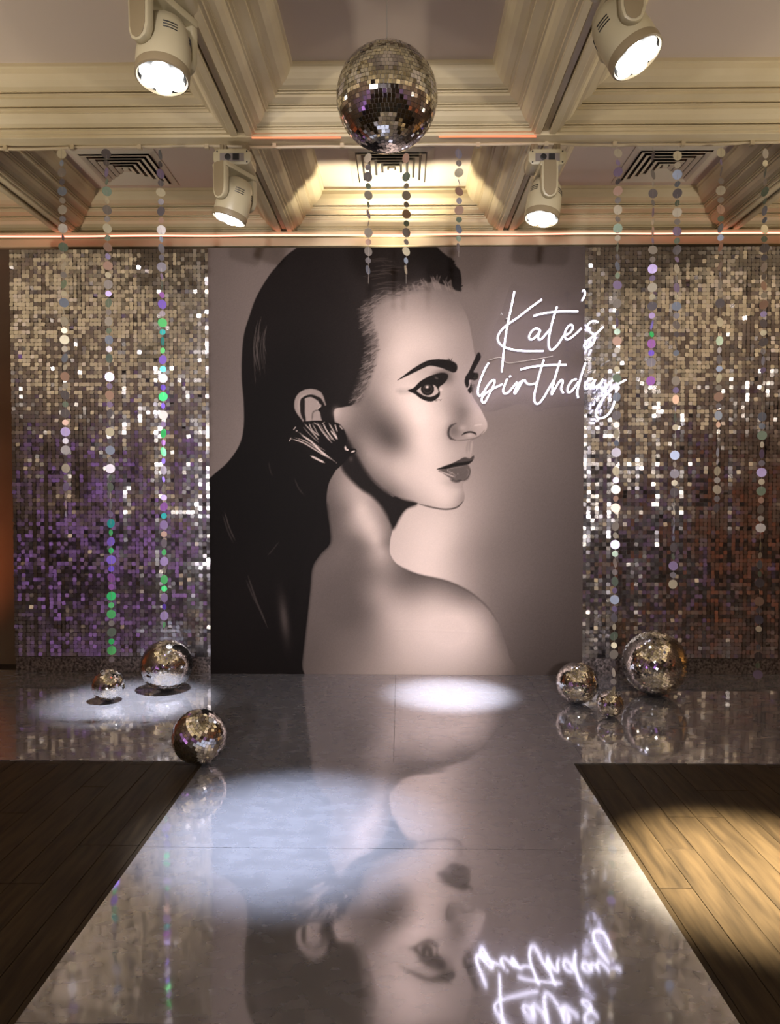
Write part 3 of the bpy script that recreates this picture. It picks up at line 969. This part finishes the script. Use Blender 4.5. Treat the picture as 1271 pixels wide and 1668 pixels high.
def mirror_ball(center, R, rows, label, rot=(0, 0, 0), jitter=0.02, seed=1, cap=True, group=None):
    root = empty('mirror_ball', center, rot)
    tag(root, label, 'mirror ball', group)
    prof = [(R * 0.985 * math.sin(math.pi * k / 24) + 1e-5, R * 0.985 * math.cos(math.pi * k / 24)) for k in range(25)]
    MB().lathe(prof, 40).obj('core', GROUT, root, smooth=True)
    tag(link('mirror_tiles', ball_mesh(R, rows, jitter, seed), None, root), kind='stuff')
    if cap:
        MB().lathe([(0.001, R + 0.004), (R * 0.11, R + 0.002), (R * 0.13, R * 0.985), (R * 0.13, R * 0.97)], 20).obj('cap', STEEL, root, smooth=True)
        ring = [Vector((0.012 * math.cos(a), 0, R + 0.012 + 0.012 * math.sin(a))) for a in np.linspace(0, 2 * math.pi, 17)]
        MB().tube(ring, 0.0018, 6).obj('hanging_ring', STEEL, root, smooth=True)
    return root


HBALL_D = 3.0
hc = at(630.5, 160, HBALL_D)
hb_ = mirror_ball(hc, 0.202, 40, 'large mirror ball hanging on a wire below the coffered ceiling', (0, 0, 0.3), 0.034, 1, True)
MB().tube([Vector((0, 0, 0.202 + 0.02)), Vector((0, 0, HP - hc.z - 0.0))], 0.0022, 6).obj('hanging_wire', STEEL, hb_)
GB = 'mirror balls lying on the mirror sheets'


def floor_ball(px, y_bottom, diam_px, rows, label, rot, jitter, seed, z=0.0):
    p = onfloor(px, y_bottom)
    D = p.y
    R = diam_px / 2 / F * D * 0.985
    # the visible lowest rim lies a little behind the contact point
    p = onfloor(px, y_bottom - R * F / D * 0.03)
    o = mirror_ball((p.x, p.y, z + R), R, rows, label, rot, jitter, seed, True, GB)
    M = o.rotation_euler.to_matrix()
    low = min((M @ v.co).z for c in o.children for v in c.data.vertices)
    o.location.z = z - low + 0.0004


floor_ball(272, 1126, 85, 56, 'mirror ball with tiny tiles and a bright glint beside a smaller white-lit ball', (0.5, 0.3, 0), 0.03, 2)
floor_ball(177, 1143, 53, 26, 'small mirror ball lit white beneath the hanging strand of discs', (0.35, -0.35, 0.4), 0.05, 3)
floor_ball(325, 1245, 90, 27, 'mirror ball with large tiles at the corner between stage and runway', (0.5, 0.55, 0.2), 0.05, 4, 0.0015)
floor_ball(940, 1147, 69, 40, 'medium mirror ball in front of the lower corner of the portrait', (0.6, -0.2, 0.5), 0.055, 5)
floor_ball(994, 1169, 44, 26, 'smallest mirror ball lying between the medium and the biggest floor ball', (0.4, 0.5, 0.1), 0.06, 6)
floor_ball(1066, 1133, 105, 44, 'biggest floor mirror ball in front of the shimmer wall skirt', (0.45, 0.35, 0.7), 0.035, 7)

# ------------------------------------------------------------------ moving head lamps
petal = []
for k in range(6):
    petal.append((math.cos(k * math.pi / 3 + 0.1), math.sin(k * math.pi / 3 + 0.1)))


def moving_head(base, label, pan, tilt, roll, scale=1.0, beam=None, hang=0.02):
    """base: centre of the base's top face.  The yoke turns by pan about Z, the head by tilt about the yoke axis."""
    root = empty('moving_head_lamp', base)
    root.scale = (scale,) * 3
    tag(root, label, 'stage lamp', 'moving head lamps under the ceiling beams')
    b_ = MB().prism([(-0.085, 0), (0.085, 0), (0.118, -0.02), (0.118, -0.075), (0.095, -0.098), (-0.095, -0.098), (-0.118, -0.075), (-0.118, -0.02)], -0.085, 0.085).obj('base', PLASTIC, root, smooth=True, bevel=0.008)
    MB().box(-0.075, 0.075, -0.0885, -0.084, -0.078, -0.028).obj('control_panel', SCREEN, b_)
    MB().lathe([(0.019, 0), (0.019, 0.006), (0.012, 0.007)], 20, Matrix.Translation((-0.026, -0.0875, -0.053)) @ Matrix.Rotation(math.pi / 2, 4, 'X')).obj('power_socket', BLACK, b_)
    MB().box(0.006, 0.044, -0.094, -0.086, -0.071, -0.035).obj('signal_socket', BLACK, b_)
    for sx in (-0.092, 0.092):
        for sz in (-0.018, -0.082):
            MB().lathe([(0.005, 0), (0.005, 0.003)], 10, Matrix.Translation((sx, -0.0845, sz)) @ Matrix.Rotation(math.pi / 2, 4, 'X')).obj('screw', BLACK, b_)
    for sx in (-0.07, 0.07):
        MB().box(sx - 0.02, sx + 0.02, -0.03, 0.03, -0.002, hang).box(sx - 0.006, sx + 0.006, -0.045, -0.02, -0.002, hang * 0.8).obj('clamp', PLASTICD, b_)
    MP = Matrix.Rotation(pan, 4, 'Z')
    # yoke: cross piece and two arms, axis along local Y before pan
    yk = MB()
    arm = [(-0.048, -0.098), (0.048, -0.098), (0.052, -0.16), (0.050, -0.27), (0.036, -0.305), (0.012, -0.318), (-0.012, -0.318), (-0.036, -0.305), (-0.050, -0.27), (-0.052, -0.16)]
    yoke = MB().prism([(-0.060, -0.098), (0.060, -0.098), (0.056, -0.130), (-0.056, -0.130)], -0.145, 0.145, MP).obj('yoke', PLASTIC, root, bevel=0.008, smooth=True)
    for sy in (-1, 1):
        y0, y1 = sorted((sy * 0.112, sy * 0.150))
        a_ = MB().prism(arm, y0, y1, MP).obj('yoke_arm', PLASTIC, root, bevel=0.009, smooth=True)
        ins = [(x * 0.76, z if z > -0.12 else z + 0.010) for x, z in arm]
        ya, yb2 = sorted((sy * 0.1495, sy * 0.1525))
        MB().prism(ins, ya, yb2, MP).obj('arm_cover', PLASTICD, a_, bevel=0.001)
    PZ = -0.262
    MH = MP @ Matrix.Translation((0, 0, PZ)) @ Matrix.Rotation(tilt, 4, 'Y') @ Matrix.Rotation(roll, 4, 'X')
    head = MB().lathe([(0.002, 0.118), (0.045, 0.112), (0.078, 0.092), (0.096, 0.055), (0.104, 0.01), (0.108, -0.05), (0.108, -0.10), (0.106, -0.112)], 40, MH).obj('lamp_head', PLASTIC, root, smooth=True)
    MB().lathe([(0.1085, -0.112), (0.1095, -0.118), (0.108, -0.146), (0.101, -0.150), (0.095, -0.140)], 40, MH, cap=False).obj('front_bezel', PLASTICD, root, smooth=True)
    MB().lathe([(0.096, -0.141), (0.0955, -0.1395)], 40, MH).obj('lens_plate', BLACK, root)
    for dx, dy in petal + [(0, 0)]:
        MB().lathe([(0.0335, -0.140), (0.0335, -0.150), (0.029, -0.154), (0.002, -0.156)], 20, MH @ Matrix.Translation((dx * 0.060, dy * 0.060, 0))).obj('lens', LENS, root, smooth=True)
    for ang in (0.62, 2.52, -0.62, -2.52):
        for q in range(3):
            z = 0.030 - q * 0.013
            pts = []
            for s_ in np.linspace(-0.28, 0.28, 7):
                r_ = 0.1035 - (z - 0.01) * 0.12
                pts.append(MH @ Vector((r_ * math.cos(ang + s_), r_ * math.sin(ang + s_), z)))
            MB().tube(pts, 0.0028, 6).obj('vent_slit', BLACK, head)
    if beam:
        W = Matrix.Translation(base) @ Matrix.Scale(scale, 4) @ MH
        src = W @ Vector((0, 0, -0.175))
        tgt, energy, colr, ang, soft = beam
        add_light('head_beam', 'SPOT', src, tgt, energy, colr, spot_size=math.radians(ang), spot_blend=soft, shadow_soft_size=0.05)
    return root


PI = math.pi
COOL = (0.90, 0.92, 1.0)


def head_base(px, py, D):
    p = at(px, py, D)
    return p


def to_floor_angles(base, tgt, scale=1.0):
    return Vector(tgt) - (Vector(base) + Vector((0, 0, -0.262 * scale)))


moving_head(at(383, 252, 4.60), 'cream moving head lamp at the beam crossing over the dark hair of the portrait', -0.5, 0.26, -0.12, 0.98,
            (onfloor(215, 1143), 2200, COOL, 23, 1.0), 0.055)
moving_head(at(888, 252, 4.60), 'cream moving head lamp at the beam crossing above the neon sign', 0.02, 0.16, -0.12, 0.98,
            (onfloor(735, 1131), 3600, COOL, 19, 1.0), 0.055)
bz = HBM - 0.012
moving_head(Vector((at(268, 100, 3.05).x, 3.05, bz - 0.075)), 'big cream moving head lamp with level lit lenses under the left track beam', -0.42, -0.05, -0.15, 1.0,
            (onfloor(470, 1352), 2600, (0.74, 0.82, 1.0), 27, 1.0), 0.04)
moving_head(Vector((at(1010, 100, 3.05).x, 3.05, bz - 0.03)), 'big cream moving head lamp tilted sideways under the right track beam', 0.05, -0.42, -0.25, 1.0,
            (onfloor(1235, 1420), 8500, (1.0, 0.84, 0.55), 23, 1.0), 0.04)

# ------------------------------------------------------------------ ceiling vents
def vent(cx, cy, label):
    root = empty('ceiling_vent', (cx, cy, HP))
    tag(root, label, 'air vent', 'square air vents in the ceiling coffers')
    h = 0.31
    MB().box(-h + 0.03, h - 0.03, -h + 0.03, h - 0.03, -0.004, -0.0012).obj('duct_plate', BLACK, root)

    def ring(ro, ri, zo, zi, t=0.004):
        mb = MB()
        L_ = []
        for r_, z_ in ((ro, zo), (ri, zi), (ri, zi - t), (ro, zo - t)):
            L_.append([(-r_, -r_, z_), (r_, -r_, z_), (r_, r_, z_), (-r_, r_, z_)])
        vs = [p for l in L_ for p in l]
        fs = [(a * 4 + k, a * 4 + (k + 1) % 4, ((a + 1) % 4) * 4 + (k + 1) % 4, ((a + 1) % 4) * 4 + k) for a in range(4) for k in range(4)]
        return mb.add(vs, fs)
    ring(h, h - 0.05, -0.001, -0.008).obj('vent_frame', GRILLE, root)
    for q in range(5):
        ro = h - 0.060 - q * 0.047
        ring(ro, ro - 0.030, -0.020, -0.008).obj('louvre', GRILLE, root)
    MB().box(-0.02, 0.02, -0.02, 0.02, -0.02, -0.004).obj('centre_plate', GRILLE, root)


VY = 5.62
vent(-2.07, VY, 'square white air vent in the coffer over the left shimmer wall')
vent(X0C - 0.02, VY, 'square air vent glowing warm above the portrait')
vent(1.98, VY, 'square white air vent in the coffer over the right shimmer wall')

# ------------------------------------------------------------------ pipes and LED ropes
py0 = 4.60
pp = [Vector((x, py0 + 0.03, HBM - 0.028 + 0.006 * math.sin(x * 3.1) + 0.003 * math.sin(x * 9))) for x in np.linspace(XL + 0.05, XR - 0.05, 60)]
pipe = tag(MB().tube(pp, 0.010, 8).obj('cable_pipe', PIPE, smooth=True), 'slim cream cable pipe clipped under the cross beam', 'pipe')
for x in np.arange(-3.3, 3.4, 0.42):
    MB().box(x - 0.012, x + 0.012, py0 + 0.015, py0 + 0.045, HBM - 0.043, HBM - 0.012).obj('pipe_clip', PIPE, pipe)


def led(name, x0, x1, y, z, mat, label, r=0.005):
    pts = [Vector((x, y + 0.002 * math.sin(x * 7), z + 0.002 * math.sin(x * 5))) for x in np.linspace(x0, x1, max(4, int((x1 - x0) * 12)))]
    return tag(MB().tube(pts, r, 6).obj(name, mat, smooth=True), label, 'led strip')


led('led_strip', at(412, 240, 4.56).x, at(556, 240, 4.56).x, 4.535, HBM - 0.022, LEDRED, 'short red led strip on the cross beam above the portrait hair', 0.004)
led('led_strip', at(715, 240, 4.56).x, at(872, 240, 4.56).x, 4.535, HBM - 0.022, LEDRED, 'short red led strip on the cross beam ending above the neon sign', 0.004)
led('led_strip', XL + 0.6, XR - 0.6, YB - 0.105, HBM - 0.046, LEDPINK, 'long pinkish red led strip along the plaster ledge above the portrait', 0.006)

# ------------------------------------------------------------------ hanging strands of discs
def disc_mesh(r):
    return MB().lathe([(r, -0.0004), (r, 0.0004)], 20, Matrix.Rotation(PI / 2, 4, 'X')).mesh('disc', DISC)


DB, DS = disc_mesh(0.0285), disc_mesh(0.0185)
SILVER = [(168, 162, 155), (140, 134, 132), (196, 190, 176), (120, 116, 122), (214, 208, 184), (128, 138, 158), (122, 140, 126), (146, 132, 172), (176, 146, 132), (104, 100, 108)]
DIFFRACTED = [(70, 220, 130), (150, 120, 235), (60, 190, 190), (120, 90, 220), (170, 150, 200), (110, 225, 140), (150, 140, 150), (180, 120, 210)]  # green and violet of light diffracted by the foil, painted as disc colour
DG = 'hanging strands of holographic discs'


def strand(x0, y_top, x1, y_bot, label, D=4.60, diffracted_from=None, skip=(), faint=()):
    top = at(x0, y_top, D)
    bot = at(x1, y_bot, D)
    if diffracted_from is None: diffracted_from = 1e9
    ztop = max(top.z, HBM - 0.03)
    root = empty('disc_strand', (top.x, D, ztop))
    tag(root, label, 'garland', DG)
    L_ = ztop - bot.z
    drift = 0.02
    MB().tube([Vector((0, 0, 0)), Vector((drift * 0.3, 0, -L_ * 0.5)), Vector((drift * 0.2, 0.0, -L_))], 0.0007, 5).obj('thread', THREAD, root)
    n = int((top.z - bot.z) / 0.0572)
    twist = random.uniform(-0.6, 0.6)
    for k in range(n):
        z = top.z - ztop - 0.028 - k * 0.0572
        twist = 0.6 * twist + random.gauss(0, 0.55)
        if random.random() < 0.07: twist += 1.3
        big = k % 2 == 0
        o = link('disc', DB if big else DS, None, root, (drift * 0.25 * math.sin(PI * -z / max(L_, .1)), random.uniform(-0.002, 0.002), z))
        o.rotation_euler = (random.gauss(0, 0.10), 0, twist)
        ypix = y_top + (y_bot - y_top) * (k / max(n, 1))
        c = random.choice(DIFFRACTED) if ypix > diffracted_from and random.random() < 0.8 else random.choice(SILVER)
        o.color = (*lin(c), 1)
    return root


strand(100, 243, 104, 850, 'disc strand nearest the orange lit wall, hanging over the shimmer wall', 4.60)
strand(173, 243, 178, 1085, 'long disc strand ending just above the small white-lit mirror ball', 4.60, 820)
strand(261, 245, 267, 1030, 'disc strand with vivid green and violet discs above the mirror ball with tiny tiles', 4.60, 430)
strand(599, 250, 600, 462, 'short disc strand before the portrait hair, below the big mirror ball', 4.63)
strand(661, 250, 661, 462, 'short disc strand before the top of the portrait forehead', 4.63)
strand(747, 243, 746, 418, 'shortest disc strand, ending at the upper edge of the portrait quiff', 4.60)
strand(1007, 242, 997, 1135, 'long disc strand hanging past the end of the neon sign to the smallest mirror ball', 4.60)
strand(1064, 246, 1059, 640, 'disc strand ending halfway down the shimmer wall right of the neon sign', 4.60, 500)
strand(1104, 246, 1097, 960, 'disc strand above the biggest floor mirror ball', 4.60)
strand(1175, 241, 1167, 850, 'disc strand over the shimmer wall under the outer end of the air vent', 4.60)
strand(1247, 243, 1237, 1120, 'outermost disc strand beside the far end of the right shimmer wall', 4.60)

# ------------------------------------------------------------------ pendant fixtures made up to carry the warm lamps behind the camera
for k, (x, y) in enumerate(ADDED_PENDANTS):
    r0 = empty('pendant_lamp', (x, y, 2.45))
    tag(r0, ('globe pendant lamp of the hall on the orange lamp side', 'middle globe pendant lamp of the hall, farthest from the stage', 'globe pendant lamp of the hall on the neon sign side')[k], 'pendant lamp', 'globe pendant lamps of the hall')
    MB().lathe([(0.05, 0.24), (0.06, 0.20), (0.05, 0.19)], 20).obj('cap', STEEL, r0, smooth=True)
    MB().tube([Vector((0, 0, 0.23)), Vector((0, 0, HBM - 2.45))], 0.006, 8).obj('rod', STEEL, r0)
    for a in np.linspace(0, PI, 4)[:3]:
        MB().tube([Vector((0.2 * math.cos(t) * math.cos(a), 0.2 * math.cos(t) * math.sin(a), 0.2 * math.sin(t))) for t in np.linspace(0, 2 * PI, 33)], 0.003, 6).obj('cage_ring', STEEL, r0, smooth=True)
